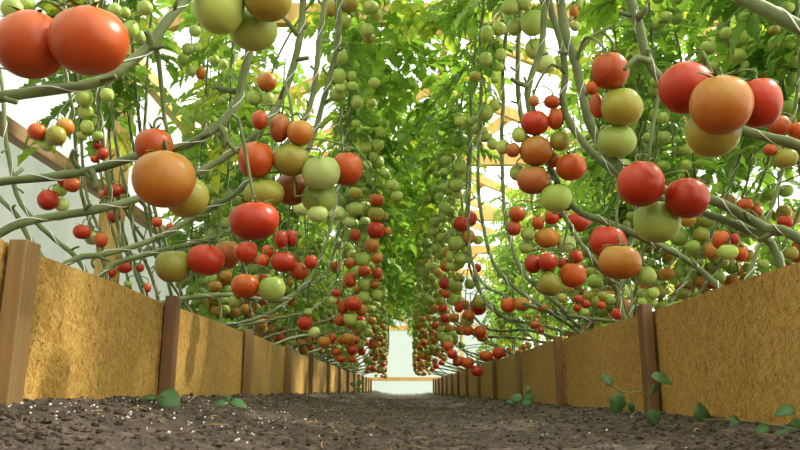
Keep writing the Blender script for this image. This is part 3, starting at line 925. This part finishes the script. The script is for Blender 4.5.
# (description, distance, fruits front first: x, y, width, height, colour)
CL = [
 ('in the pair at top left', .77, [(89, 41, 74, 68, 'O'), (31, 45, 68, 67, 'O')]),
 ('at the top left corner behind the big pair', 1.9, [(12, 9, 22, 20, 'G'), (27, 5, 16, 14, 'G')]),
 ('right of the big pair by the stem stub', 1.9, [(115, 10, 13, 14, 'G'), (125, 13, 11, 12, 'G'), (131, 29, 14, 18, 'G'), (140, 37, 11, 14, 'G'), (145, 8, 15, 15, 'G')]),
 ('in the big green trio at the top', 1.0, [(219, 6, 52, 56, 'G'), (268, -3, 50, 48, 'Y'), (253, 30, 50, 40, 'G')]),
 ('in the large trio left of centre', .90, [(164, 179, 60, 58, 'T'), (154, 146, 36, 36, 'O'), (187, 197, 42, 42, 'Y')]),
 ('in the big mixed cluster left of centre', 1.25, [(321, 173, 38, 35, 'P'), (291, 160, 37, 32, 'Y'), (347, 169, 31, 35, 'O'), (256, 160, 35, 38, 'O'), (319, 198, 35, 32, 'G'), (292, 189, 34, 33, 'B'), (264, 194, 40, 29, 'Y'), (300, 133, 26, 26, 'T'), (280, 128, 20, 30, 'B'), (260, 120, 16, 20, 'O'), (318, 214, 20, 17, 'P')]),
 ('hanging lowest under the mixed cluster left of centre', 1.05, [(254, 221, 50, 40, 'R')]),
 ('behind the lone big red tomato', 1.9, [(300, 208, 14, 14, 'P'), (267, 82, 20, 20, 'T'), (254, 98, 16, 15, 'G'), (268, 99, 13, 15, 'G')]),
 ('in the row above the left board', 1.3, [(206, 260, 37, 32, 'R'), (173, 266, 35, 34, 'Y'), (227, 254, 27, 28, 'B'), (247, 252, 21, 23, 'R')]),
 ('in the low red bunch under the big red one', 1.75, [(283, 262, 24, 21, 'R'), (281, 239, 13, 19, 'R'), (291, 238, 12, 18, 'R'), (299, 271, 19, 18, 'O'), (311, 262, 13, 15, 'R'), (263, 261, 13, 14, 'O'), (268, 251, 12, 14, 'O')]),
 ('in the low pair above the second left post', 1.6, [(245, 286, 28, 25, 'O'), (272, 289, 27, 26, 'G'), (235, 301, 13, 13, 'G')]),
 ('in the small cluster hanging before the brown wall rail', 1.9, [(56, 136, 20, 20, 'Y'), (37, 132, 18, 18, 'O'), (65, 127, 18, 18, 'T'), (47, 145, 16, 13, 'G')]),
 ('in the chain left of the first yellow frame post', 2.0, [(84, 98, 18, 17, 'G'), (86, 112, 15, 15, 'G'), (87, 127, 13, 14, 'G'), (98, 124, 12, 13, 'G'), (98, 136, 12, 11, 'G'), (82, 136, 9, 10, 'G'), (107, 95, 14, 14, 'G'), (97, 145, 10, 10, 'R'), (103, 154, 11, 13, 'R'), (95, 159, 9, 8, 'O')]),
 ('in the small bunch before the grey film at left', 2.0, [(48, 200, 20, 21, 'R'), (62, 205, 14, 14, 'P'), (60, 190, 14, 14, 'G'), (72, 185, 16, 15, 'O'), (64, 180, 14, 11, 'R')]),
 ('in the small bunch just above the first left board', 2.0, [(82, 232, 17, 15, 'R'), (92, 238, 14, 14, 'P'), (101, 240, 12, 16, 'O')]),
 ('among the thin stems under the level left stem', 2.2, [(113, 191, 17, 13, 'R'), (122, 189, 10, 11, 'O'), (114, 217, 13, 12, 'R'), (103, 195, 9, 10, 'T'), (126, 205, 8, 9, 'R')]),
 ('low behind the left board near the thin stems', 2.1, [(125, 267, 14, 13, 'R'), (140, 268, 8, 9, 'R'), (110, 273, 12, 10, 'R'), (147, 288, 8, 10, 'O'), (128, 284, 8, 7, 'G'), (157, 222, 10, 10, 'O'), (170, 228, 8, 10, 'O')]),
 ('in the light green bunch left of the trio stalk', 2.6, [(195, 31, 12, 12, 'P'), (188, 49, 12, 12, 'P'), (197, 48, 9, 11, 'P'), (168, 43, 13, 12, 'G'), (184, 60, 13, 13, 'G'), (191, 71, 11, 11, 'P'), (201, 73, 10, 14, 'T')]),
 ('in the loose green bunch behind the bent stem', 3.0, [(214, 60, 11, 11, 'P'), (223, 64, 10, 10, 'P'), (200, 105, 12, 11, 'G'), (208, 112, 10, 10, 'P'), (192, 116, 10, 12, 'G')]),
 # left curtain
 ('at the top of the left curtain', 2.2, [(348, 2, 22, 22, 'Y'), (344, 21, 15, 17, 'G'), (330, 8, 13, 18, 'Y'), (371, 8, 16, 14, 'G'), (376, 15, 13, 13, 'G'), (367, 30, 14, 14, 'G'), (369, 38, 12, 11, 'Y')]),
 ('in the upper left curtain beside the thick upright stems', 2.4, [(341, 56, 12, 18, 'G'), (339, 76, 14, 16, 'G'), (352, 76, 9, 11, 'G'), (352, 86, 12, 10, 'G'), (340, 88, 12, 9, 'P'), (374, 83, 12, 11, 'G'), (337, 95, 16, 14, 'G'), (357, 102, 12, 14, 'G'), (372, 103, 9, 9, 'G')]),
 ('in the green chain right of the big mixed cluster', 2.9, [(378, 145, 12, 13, 'G'), (381, 132, 11, 12, 'G'), (385, 124, 10, 8, 'G'), (367, 148, 14, 12, 'G'), (373, 156, 8, 10, 'G'), (379, 162, 10, 13, 'G'), (367, 165, 10, 10, 'P'), (385, 172, 8, 8, 'P'), (356, 124, 9, 9, 'G')]),
 ('beside the big mixed cluster in the left curtain', 2.5, [(392, 185, 12, 12, 'G'), (397, 196, 12, 11, 'G'), (355, 193, 14, 12, 'Y'), (355, 209, 16, 14, 'G'), (337, 213, 17, 15, 'P'), (349, 222, 12, 11, 'P')]),
 ('in the ripening chain of the left curtain', 2.6, [(376, 230, 18, 17, 'R'), (377, 200, 15, 13, 'O'), (376, 214, 16, 15, 'Y'), (367, 209, 9, 10, 'Y'), (384, 216, 9, 10, 'Y'), (372, 245, 15, 15, 'T'), (355, 235, 12, 13, 'O'), (363, 259, 15, 15, 'G'), (377, 258, 11, 12, 'T'), (351, 262, 9, 10, 'T'), (387, 231, 8, 10, 'T')]),
 ('in the chain under the ripening left one', 2.7, [(364, 271, 14, 12, 'O'), (377, 273, 11, 12, 'O'), (350, 280, 13, 16, 'O'), (364, 284, 13, 13, 'G'), (374, 284, 10, 11, 'T'), (364, 297, 12, 13, 'G'), (377, 295, 12, 12, 'G')]),
 ('in the low left bunch with the bright red one', 2.4, [(353, 304, 17, 15, 'R'), (343, 307, 11, 14, 'O'), (361, 310, 12, 12, 'T'), (350, 319, 13, 13, 'G'), (341, 320, 13, 13, 'O'), (336, 293, 9, 8, 'R'), (333, 300, 8, 9, 'P')]),
 ('hanging alone above the third left board', 2.5, [(305, 323, 15, 15, 'R'), (314, 332, 12, 11, 'P'), (308, 312, 8, 8, 'P')]),
 ('in the lowest bunch above the left boards', 3.0, [(324, 342, 13, 12, 'T'), (332, 338, 8, 11, 'O'), (348, 339, 15, 13, 'T'), (341, 340, 8, 10, 'T'), (356, 340, 8, 9, 'O'), (352, 350, 11, 10, 'R'), (336, 352, 10, 8, 'O'), (341, 359, 9, 8, 'O'), (352, 359, 8, 8, 'O')]),
 # right curtain
 ('at the left edge of the right curtain', 2.9, [(461, 224, 15, 16, 'R'), (471, 219, 12, 15, 'R'), (469, 237, 12, 15, 'T'), (478, 240, 10, 10, 'G'), (456, 243, 16, 16, 'G'), (467, 250, 9, 9, 'G'), (450, 256, 8, 12, 'G'), (461, 259, 15, 12, 'G'), (450, 266, 9, 9, 'G')]),
 ('in the small green bunch left of the red pair', 3.3, [(435, 222, 11, 10, 'G'), (443, 218, 10, 10, 'G'), (433, 232, 10, 9, 'G'), (440, 237, 8, 9, 'G'), (447, 239, 8, 9, 'P'), (431, 266, 12, 9, 'G'), (436, 248, 9, 10, 'G')]),
 ('in the green group high beside the path', 3.0, [(456, 185, 15, 13, 'G'), (457, 194, 10, 10, 'G'), (444, 187, 9, 9, 'G'), (460, 168, 13, 13, 'G'), (457, 178, 10, 9, 'G')]),
 ('in the green chain of the upper right curtain', 2.4, [(485, 113, 17, 17, 'G'), (495, 105, 12, 13, 'G'), (478, 128, 12, 12, 'G'), (485, 136, 14, 13, 'G'), (471, 121, 10, 10, 'G'), (460, 121, 11, 11, 'G'), (493, 144, 12, 12, 'G')]),
 ('in the green bunch at upper centre right', 2.1, [(487, 34, 14, 16, 'G'), (499, 29, 15, 14, 'G'), (486, 59, 13, 15, 'G'), (501, 55, 11, 14, 'G'), (500, 67, 8, 8, 'G'), (495, 79, 9, 9, 'G'), (475, 76, 12, 10, 'Y')]),
 ('in the large green bunch above the bright red tomato', 1.7, [(545, 64, 22, 19, 'P'), (533, 23, 25, 26, 'G'), (536, 49, 22, 21, 'G'), (515, 27, 16, 18, 'G'), (510, 7, 17, 16, 'G'), (524, 3, 14, 14, 'G'), (559, 62, 12, 14, 'G')]),
 ('beside the fork of the thickest stem', 1.6, [(574, 12, 9, 16, 'T'), (579, 4, 8, 14, 'G'), (575, 26, 10, 10, 'P')]),
 ('in the tall mixed cluster right of centre', 1.42, [(535, 123, 28, 25, 'R'), (536, 151, 32, 31, 'T'), (560, 141, 20, 20, 'Y'), (571, 167, 30, 28, 'O'), (556, 119, 16, 22, 'O'), (552, 102, 16, 13, 'O'), (519, 135, 14, 16, 'G'), (513, 150, 14, 15, 'B'), (503, 147, 13, 15, 'G'), (534, 101, 10, 12, 'T'), (553, 160, 14, 16, 'B'), (533, 180, 32, 29, 'B'), (517, 173, 15, 16, 'G')]),
 ('hanging below the tall mixed cluster right of centre', 1.4, [(546, 187, 13, 14, 'P'), (556, 198, 32, 29, 'G')]),
 ('in the lower mixed cluster right of centre', 1.75, [(547, 238, 24, 21, 'T'), (566, 243, 18, 20, 'P'), (578, 222, 24, 20, 'R'), (517, 214, 16, 16, 'O'), (514, 228, 14, 16, 'O'), (528, 234, 15, 14, 'G'), (527, 247, 16, 13, 'G'), (538, 223, 12, 13, 'O'), (552, 218, 14, 14, 'R'), (562, 214, 11, 9, 'R')]),
 ('in the red bunch above the third right board', 1.6, [(548, 262, 19, 19, 'R'), (533, 264, 17, 19, 'R'), (550, 284, 25, 24, 'Y'), (573, 275, 26, 26, 'O'), (576, 257, 14, 14, 'R'), (563, 263, 13, 12, 'O')]),
 ('in the near pair under the right curtain', 2.4, [(522, 304, 16, 15, 'T'), (508, 305, 15, 16, 'O')]),
 ('low behind the right boards between thin stems', 2.2, [(542, 308, 10, 8, 'O'), (578, 299, 9, 8, 'R'), (586, 304, 9, 8, 'R'), (577, 308, 8, 8, 'R'), (584, 312, 10, 8, 'G'), (562, 298, 10, 10, 'Y'), (535, 325, 9, 8, 'O'), (541, 330, 7, 7, 'O')]),
 ('just above the right board near its second post', 2.0, [(617, 314, 11, 12, 'R'), (603, 296, 10, 10, 'Y'), (601, 305, 9, 9, 'O')]),
 ('in the stack of three at upper right', 1.25, [(610, 71, 37, 37, 'O'), (622, 107, 41, 37, 'Y'), (617, 141, 38, 33, 'G'), (597, 106, 14, 26, 'O'), (592, 88, 12, 14, 'O')]),
 ('in the big foursome at the right', .92, [(721, 105, 60, 60, 'T'), (686, 88, 54, 51, 'R'), (759, 103, 42, 52, 'R'), (713, 132, 53, 50, 'Y')]),
 ('in the big trio under the foursome', 1.08, [(641, 184, 46, 46, 'R'), (687, 198, 43, 41, 'R'), (657, 222, 46, 42, 'G')]),
 ('in the low near cluster at right', 1.22, [(620, 262, 42, 36, 'T'), (608, 242, 36, 34, 'R'), (646, 276, 20, 20, 'G')]),
 ('in the little chain beside the fourth right post stems', 1.9, [(653, 293, 12, 12, 'G'), (652, 302, 10, 10, 'G'), (642, 302, 10, 10, 'G')]),
 ('at the right edge below the foursome', 1.7, [(779, 126, 21, 21, 'O'), (797, 131, 14, 18, 'O'), (785, 158, 24, 20, 'Y'), (770, 150, 13, 12, 'O')]),
 ('behind the crossing stems at right', 1.9, [(745, 205, 16, 14, 'O'), (757, 212, 9, 13, 'O')]),
 ('alone beside the crossing stems near the right edge', 1.9, [(785, 222, 15, 13, 'R'), (763, 264, 12, 11, 'G'), (791, 253, 14, 14, 'Y')]),
 ('in the small bunch above the right board edge', 1.8, [(728, 252, 20, 16, 'G'), (721, 240, 17, 20, 'O'), (735, 239, 8, 12, 'R'), (741, 254, 12, 16, 'O')]),
 ('in the green cluster behind the foursome', 2.2, [(740, 38, 17, 17, 'G'), (738, 55, 15, 14, 'G'), (726, 33, 12, 12, 'G'), (708, 48, 16, 14, 'G'), (712, 66, 12, 11, 'G'), (745, 65, 8, 9, 'G')]),
 ('in the green cluster at the top right corner', 2.1, [(787, 42, 18, 17, 'G'), (776, 43, 15, 15, 'G'), (786, 8, 16, 13, 'G'), (774, 30, 12, 10, 'Y')]),
 ('in the shade behind the big trio', 2.3, [(663, 118, 12, 12, 'G'), (648, 137, 10, 10, 'G'), (688, 149, 11, 12, 'G'), (686, 164, 11, 10, 'G'), (698, 218, 16, 11, 'G'), (691, 240, 9, 9, 'G')]),
 ('low at the left edge of the right curtain', 3.0, [(478, 307, 17, 17, 'R'), (459, 307, 9, 12, 'R'), (467, 320, 14, 13, 'G'), (482, 336, 12, 12, 'T'), (444, 283, 11, 13, 'R'), (455, 300, 14, 13, 'G'), (446, 294, 9, 9, 'O'), (477, 268, 9, 9, 'R')]),
 ('in the lowest right bunch above the fourth board', 2.6, [(486, 356, 14, 11, 'O'), (477, 371, 12, 11, 'R'), (498, 353, 11, 12, 'R'), (468, 363, 12, 12, 'O'), (458, 361, 11, 11, 'O'), (452, 354, 10, 10, 'R'), (448, 346, 10, 10, 'O')]),
]

def rank(n, i):
    if n == 2: return ['left', 'right'][i]
    names = ['leftmost', 'second from left', 'third from left', 'fourth from left', 'fifth from left', 'sixth from left', 'seventh from left', 'eighth from left']
    if i == n - 1: return 'rightmost'
    if n == 3 and i == 1: return 'middle'
    return names[i]

ALLP = [(k, i, p) for k, pl in enumerate(PLANTS) for i, p in enumerate(pl['pts']) if p.z > 0.22]
AP = np.array([tuple(p) for _, _, p in ALLP])
placed = []

def truss(clump, tops):
    """stalk from the nearest stem, down through the bunch, a pedicel to every fruit"""
    T = np.array([tuple(t) for t in tops]); top = T[T[:, 2].argmax()]
    cen = T.mean(0); hi = Vector((cen[0] * 0.6 + top[0] * 0.4, cen[1] * 0.6 + top[1] * 0.4, top[2] + 0.012))
    d = np.linalg.norm((AP - np.array([hi.x, hi.y, hi.z + 0.04])) * np.array([1, 1, 0.8]), axis=1)
    j = int(d.argmin()); k, i, sp = ALLP[j]
    pl = PLANTS[k]; m = MB()
    L = (hi - sp).length
    m1 = sp.lerp(hi, 0.4) + Vector((0, 0, 0.03 + 0.12 * L))
    lowz = T[:, 2].min()
    lo = Vector((cen[0], cen[1], min(lowz + 0.015, hi.z - 0.005)))
    r = 0.0024 if len(tops) > 2 else 0.0021
    if clump < 1.3: r *= 1.2
    main = curve([sp, m1, hi, hi.lerp(lo, 0.5) + Vector((random.uniform(-.006, .006), 0.004, 0)), lo], 0.012)
    m.tube(main, [r * (1.25 - 0.6 * q / len(main)) for q in range(len(main))], 6)
    for t in tops:
        t = Vector(t)
        tgt = t + Vector((0, 0, 0.010))
        best = min(main[len(main) // 3:], key=lambda p: (p - tgt).length + max(0, tgt.z - p.z) * 0.6)
        knee = best.lerp(t, 0.5) + Vector((0, 0, 0.010))
        c = curve([best, knee, tgt, t], 0.01)
        m.tube(c, r * 0.6, 5)
    adopt(m.build('truss_stalk', M['truss']), pl['root'])

nf = 0
first = {}
for desc, D, fr in CL:
    items = []
    for (x, y, wp, hp_, c) in fr:
        d = D
        for _ in range(60):
            p = P(x, y, d); r = (wp + hp_) / 4 / F * d
            if all((p - q).length > (r + rq) * 0.93 for q, rq in placed): break
            d += 0.008
        placed.append((p, r))
        items.append((x, y, wp, hp_, c, p, d))
    tops = []
    for i, (x, y, wp, hp_, c, p, d) in enumerate(items):
        same = sorted([q for q in items if q[4] == c], key=lambda q: q[0])
        ri = [q[:2] for q in same].index((x, y))
        if len(same) == 1: lab = '%s tomato %s' % (CN[c], desc)
        else:
            rk = rank(len(same), ri)
            if ' from ' in rk: lab = '%s %s tomato from left %s' % (rk.split()[0], CN[c], desc)
            else: lab = '%s %s tomato %s' % (rk, CN[c], desc)
        big = wp > 9
        o = bpy.data.objects.new('tomato', FR[(nf * 7 + i) % NSH, c]); COL.objects.link(o)
        o.location = p
        o.scale = (wp / 2 / F * d, (wp + hp_) / 4 / F * d, hp_ / 2 / F * d * 1.02)
        tilt = (random.uniform(-0.16, 0.16), random.uniform(-0.16, 0.16), random.uniform(0, 6.28) * 0)
        o.rotation_euler = tilt
        words = lab.split()
        tag(o, ' '.join(words), 'tomato', 'tomatoes ' + desc)
        cx = bpy.data.objects.new('calyx', CAL[(nf * 3 + i) % NSH]); COL.objects.link(cx); cx.parent = o
        cx.rotation_euler = (0, 0, random.uniform(0, 6))
        M4 = Euler(tilt).to_matrix()
        tops.append(p + M4 @ Vector((0, 0, o.scale[2] * 1.0)))
        nf += 1
    truss(D, tops)
print('individual tomatoes', nf)

# ---------------------------------------------------------------- the far mass of small tomatoes
lowv, lowf = fruit_mesh(3, 12, 8)
lowv = np.array(lowv)
keys = 'ROTBYGP'
SV = []; SF = []; SM = []; base = [0]
def small(p, r, c):
    R = np.array(Euler((random.uniform(-.3, .3), random.uniform(-.3, .3), random.uniform(0, 6))).to_matrix())
    SV.append((lowv * r * np.array([1, 1, random.uniform(0.85, 1.0)])) @ R.T + np.array(p))
    for f in lowf: SF.append([q + base[0] for q in f]); SM.append(keys.index(c))
    base[0] += len(lowv)
def pick(z):
    if z < 0.50: return random.choice('ROOTTBYYGG')
    if z < 0.68: return random.choice('OTTYYGGGGG')
    if z < 0.85: return random.choice('TYGGGGGPPP')
    return random.choice('GGGYPPPP')
PN = np.array([tuple(p) for p, _ in placed])
ns = 0
for k, pl in enumerate(PLANTS):
    pts = pl['pts']; x0 = pl['root'].location
    if not any(pl is q for q in PLANTS[16:]): continue
    up = [p for p in pts if 0.42 < p.z < 1.5]
    if not up: continue
    isout = pl in OR
    if isout:
        zs = [random.uniform(0.30, 1.4) for _ in range(6)]
    else:
        zs = [0.38 + 0.125 * q + random.uniform(-0.05, 0.05) for q in range(9)]
    for z in zs:
        sp = min(pts, key=lambda p: abs(p.z - z - 0.07))
        side = -1 if sp.x < 0 else 1
        if sp.z < 0.30: continue
        cx = Vector((sp.x - side * random.uniform(0.0, 0.08), sp.y + random.uniform(-0.09, 0.09), z))
        mnx = 0.12 + 0.016 * max(0, cx.y - 3)
        if not isout and abs(cx.x) < mnx: cx.x = side * mnx
        if isout: cx = Vector((sp.x + random.uniform(-.12, .12), sp.y + random.uniform(-.12, .12), z))
        if cx.y < (2.9 if not isout else 1.9): continue
        tops = []; here = []
        for q in range(random.randint(4, 7)):
            for _ in range(10):
                rr = random.uniform(0.021, 0.031) * (1 - 0.15 * (z > 0.9))
                p = cx + Vector((random.uniform(-.042, .042), random.uniform(-.045, .045), random.uniform(-.075, .05)))
                if all((p - h).length > (rr + hr) * 0.9 for h, hr in here) and np.linalg.norm(PN - np.array(tuple(p)), axis=1).min() > 0.06: break
            else: continue
            here.append((p, rr)); small(p, rr, pick(p.z)); ns += 1
            tops.append(p + Vector((0, 0, rr * 0.85)))
        if not tops: continue
        m = MB()
        hi = Vector((cx.x, cx.y, max(t.z for t in tops) + 0.01)); lo = Vector((cx.x, cx.y, min(t.z for t in tops)))
        m.tube([sp, sp.lerp(hi, 0.5) + Vector((0, 0, 0.02)), hi, lo], 0.0022, 4)
        for t in tops: m.tube([Vector((cx.x, cx.y, min(hi.z, t.z + 0.015))), t], 0.0014, 3)
        adopt(m.build('truss_stalk', M['truss']), pl['root'])
print('small tomatoes', ns)
for q in SC.objects:
    if q.get('label') and not 4 <= len(q['label'].split()) <= 16: print('LONG', len(q['label'].split()), q['label'])
mbs = MB(); mbs.v = [tuple(v) for v in np.concatenate(SV)]; mbs.f = SF; mbs.m = SM
o = mbs.build('tomatoes', [M[c] for c in keys])
tag(o, 'mass of small ripening tomatoes hanging in the far rows and behind', 'tomatoes', kind='stuff')


# ---------------------------------------------------------------- weeds on the path
def blade(mb, a, d, L, wd, nrm, fold=0.25, lobed=False, droop=0.3):
    d = Vector(d).normalized(); n = Vector(nrm).normalized(); s = d.cross(n).normalized(); n = s.cross(d)
    N = 9; vs = []
    for i in range(N):
        t = i / (N - 1)
        wv = wd * math.sin(math.pi * t ** 0.75) ** 0.8 if 0 < t < 1 else 0.0005
        if lobed: wv *= 1 + 0.18 * math.sin(t * 19)
        c = Vector(a) + d * L * t - n * droop * L * t * t
        vs += [c - s * wv + n * wv * fold, c, c + s * wv + n * wv * fold]
    fs = []
    for i in range(N - 1):
        for e in (0, 1): fs.append((i * 3 + e, i * 3 + e + 1, i * 3 + e + 4, i * 3 + e + 3))
    mb.add(vs, fs)

def weed(label, base, stems, leaves, name='weed_seedling'):
    root = empty(name, base); tag(root, label, 'weed')
    mb = MB()
    for s in stems: mb.tube(curve(s, 0.006), 0.0012, 6)
    adopt(mb.build('stem', M['weed_stem']), root)
    for a in leaves:
        mb = MB(); blade(mb, *a); o = adopt(mb.build('leaf', M['weed']), root)
        sm = o.modifiers.new('thick', 'SOLIDIFY'); sm.thickness = 0.0004

# yL: left weed beside second post
b = P(150, 402, 1.12); b.z = ground_z(b.x, b.y)
weed('broad-leaved green seedling on the soil beside the second left board post', b, [[b, P(158, 398, 1.12), P(163, 396, 1.11)], [b, P(146, 400, 1.12)]],
     [(P(160, 393, 1.12), (0.9, -0.2, -0.55), .042, .017, (-.3, -0.8, .9), 0.2, False, 0.1), (P(156, 398, 1.12), (-1, 0, .15), .03, .007, (0, -0.7, 1))])
b = P(226, 408, 1.4); b.z = ground_z(b.x, b.y)
weed('small flat green seedling before the third left board', b, [[b, P(228, 403, 1.4)]],
     [(P(230, 402, 1.4), (1, -0.1, -.1), .035, .012, (0, -0.8, 1)), (P(226, 404, 1.4), (-1, -0.1, 0.1), .03, .010, (0, -0.8, 1)), (P(228, 402, 1.41), (-.3, .5, 0.9), .02, .007, (0, -1, .3))])
b = P(355, 396, 3.6); b.z = ground_z(b.x, b.y)
weed('tiny upright seedling at the far foot of the left boards', b, [[b, P(356, 388, 3.6), P(357, 383, 3.6)]],
     [(P(356, 386, 3.6), (-1, 0, .6), .035, .014, (0, -1, .5)), (P(357, 384, 3.6), (1, 0, .5), .035, .014, (0, -1, .5)), (P(356, 390, 3.6), (1, 0, .3), .03, .011, (0, -1, .5))])
b = P(522, 410, 2.1); b.z = ground_z(b.x, b.y)
weed('small leafy seedling beside the third right board post', b, [[b, P(522, 400, 2.1), P(526, 392, 2.1)], [b, P(516, 402, 2.1), P(512, 399, 2.1)]],
     [(P(522, 400, 2.1), (-1, 0, .4), .035, .015, (0, -1, .5)), (P(524, 397, 2.1), (1, 0, .2), .035, .013, (0, -1, .5)), (P(526, 392, 2.1), (.5, 0, 1), .02, .008, (0, -1, .2)), (P(515, 402, 2.1), (-1, 0, .2), .025, .009, (0, -1, .5)), (P(522, 404, 2.08), (.7, -.2, .2), .03, .012, (0, -1, .5))])
D = 1.18
b = P(652, 424, D); b.z = ground_z(b.x, b.y)
weed('tall lanky weed with drooping leaves in front of the second right board post', b,
     [[b, P(648, 405, D), P(648, 396, D), P(640, 391, D), P(630, 393, D), P(616, 389, D), P(607, 381, D)], [b, P(640, 411, D), P(628, 418, D)], [P(648, 398, D), P(652, 390, D), P(654, 384, D)], [P(625, 392, D), P(619, 398, D), P(618, 402, D)]],
     [(P(651, 376, D), (1, -.1, -.22), .037, .013, (-.2, -.7, .8), .2, False, .2), (P(656, 384, D), (-.5, 0, -1), .018, .006, (0, -1, .2)), (P(612, 386, D), (-.55, 0, .9), .024, .009, (.3, -1, .2)),
      (P(619, 393, D), (-.25, 0, -1), .036, .014, (0, -1, .2), .2, True, .1), (P(653, 409, D), (0, -.1, -1), .026, .012, (0, -1, .1), .15, False, .05), (P(630, 402, D), (.3, 0, -1), .018, .006, (0, -1, .2))])
def W(x, y): return P(x, y - 5, 0.93 * 376.6 / (x - 400))
b = W(745, 434); b.z = ground_z(b.x, b.y)
weed('creeping weed with heart-shaped leaves along the foot of the nearest right board', b,
     [[W(690, 440), W(698, 428), W(712, 425), W(742, 426), W(775, 430), W(812, 438)], [W(742, 426), W(735, 436), W(722, 444)], [W(775, 430), W(755, 431), W(742, 441)], [W(712, 425), W(700, 424)]],
     [(W(703, 428), (-.12, 0, 1), .034, .013, (.1, -1, .2), .15, False, .02), (W(704, 431), (.8, -.1, -.6), .028, .008, (0, -1, .5)), (W(730, 425), (1, 0, -.2), .022, .011, (0, -.8, .8)), (W(741, 428), (-.8, -.1, -.35), .02, .010, (0, -1, .3)),
      (W(796, 414), (-1, 0, -.12), .026, .009, (0, -.8, .8)), (W(800, 438), (-1, 0, -.05), .035, .007, (0, -.9, .9), .3, True, .05), (W(770, 432), (-1, -.2, -.35), .028, .008, (0, -.8, .8)), (W(790, 428), (1, 0, -.2), .03, .010, (0, -.8, .8))], name='creeping_weed')
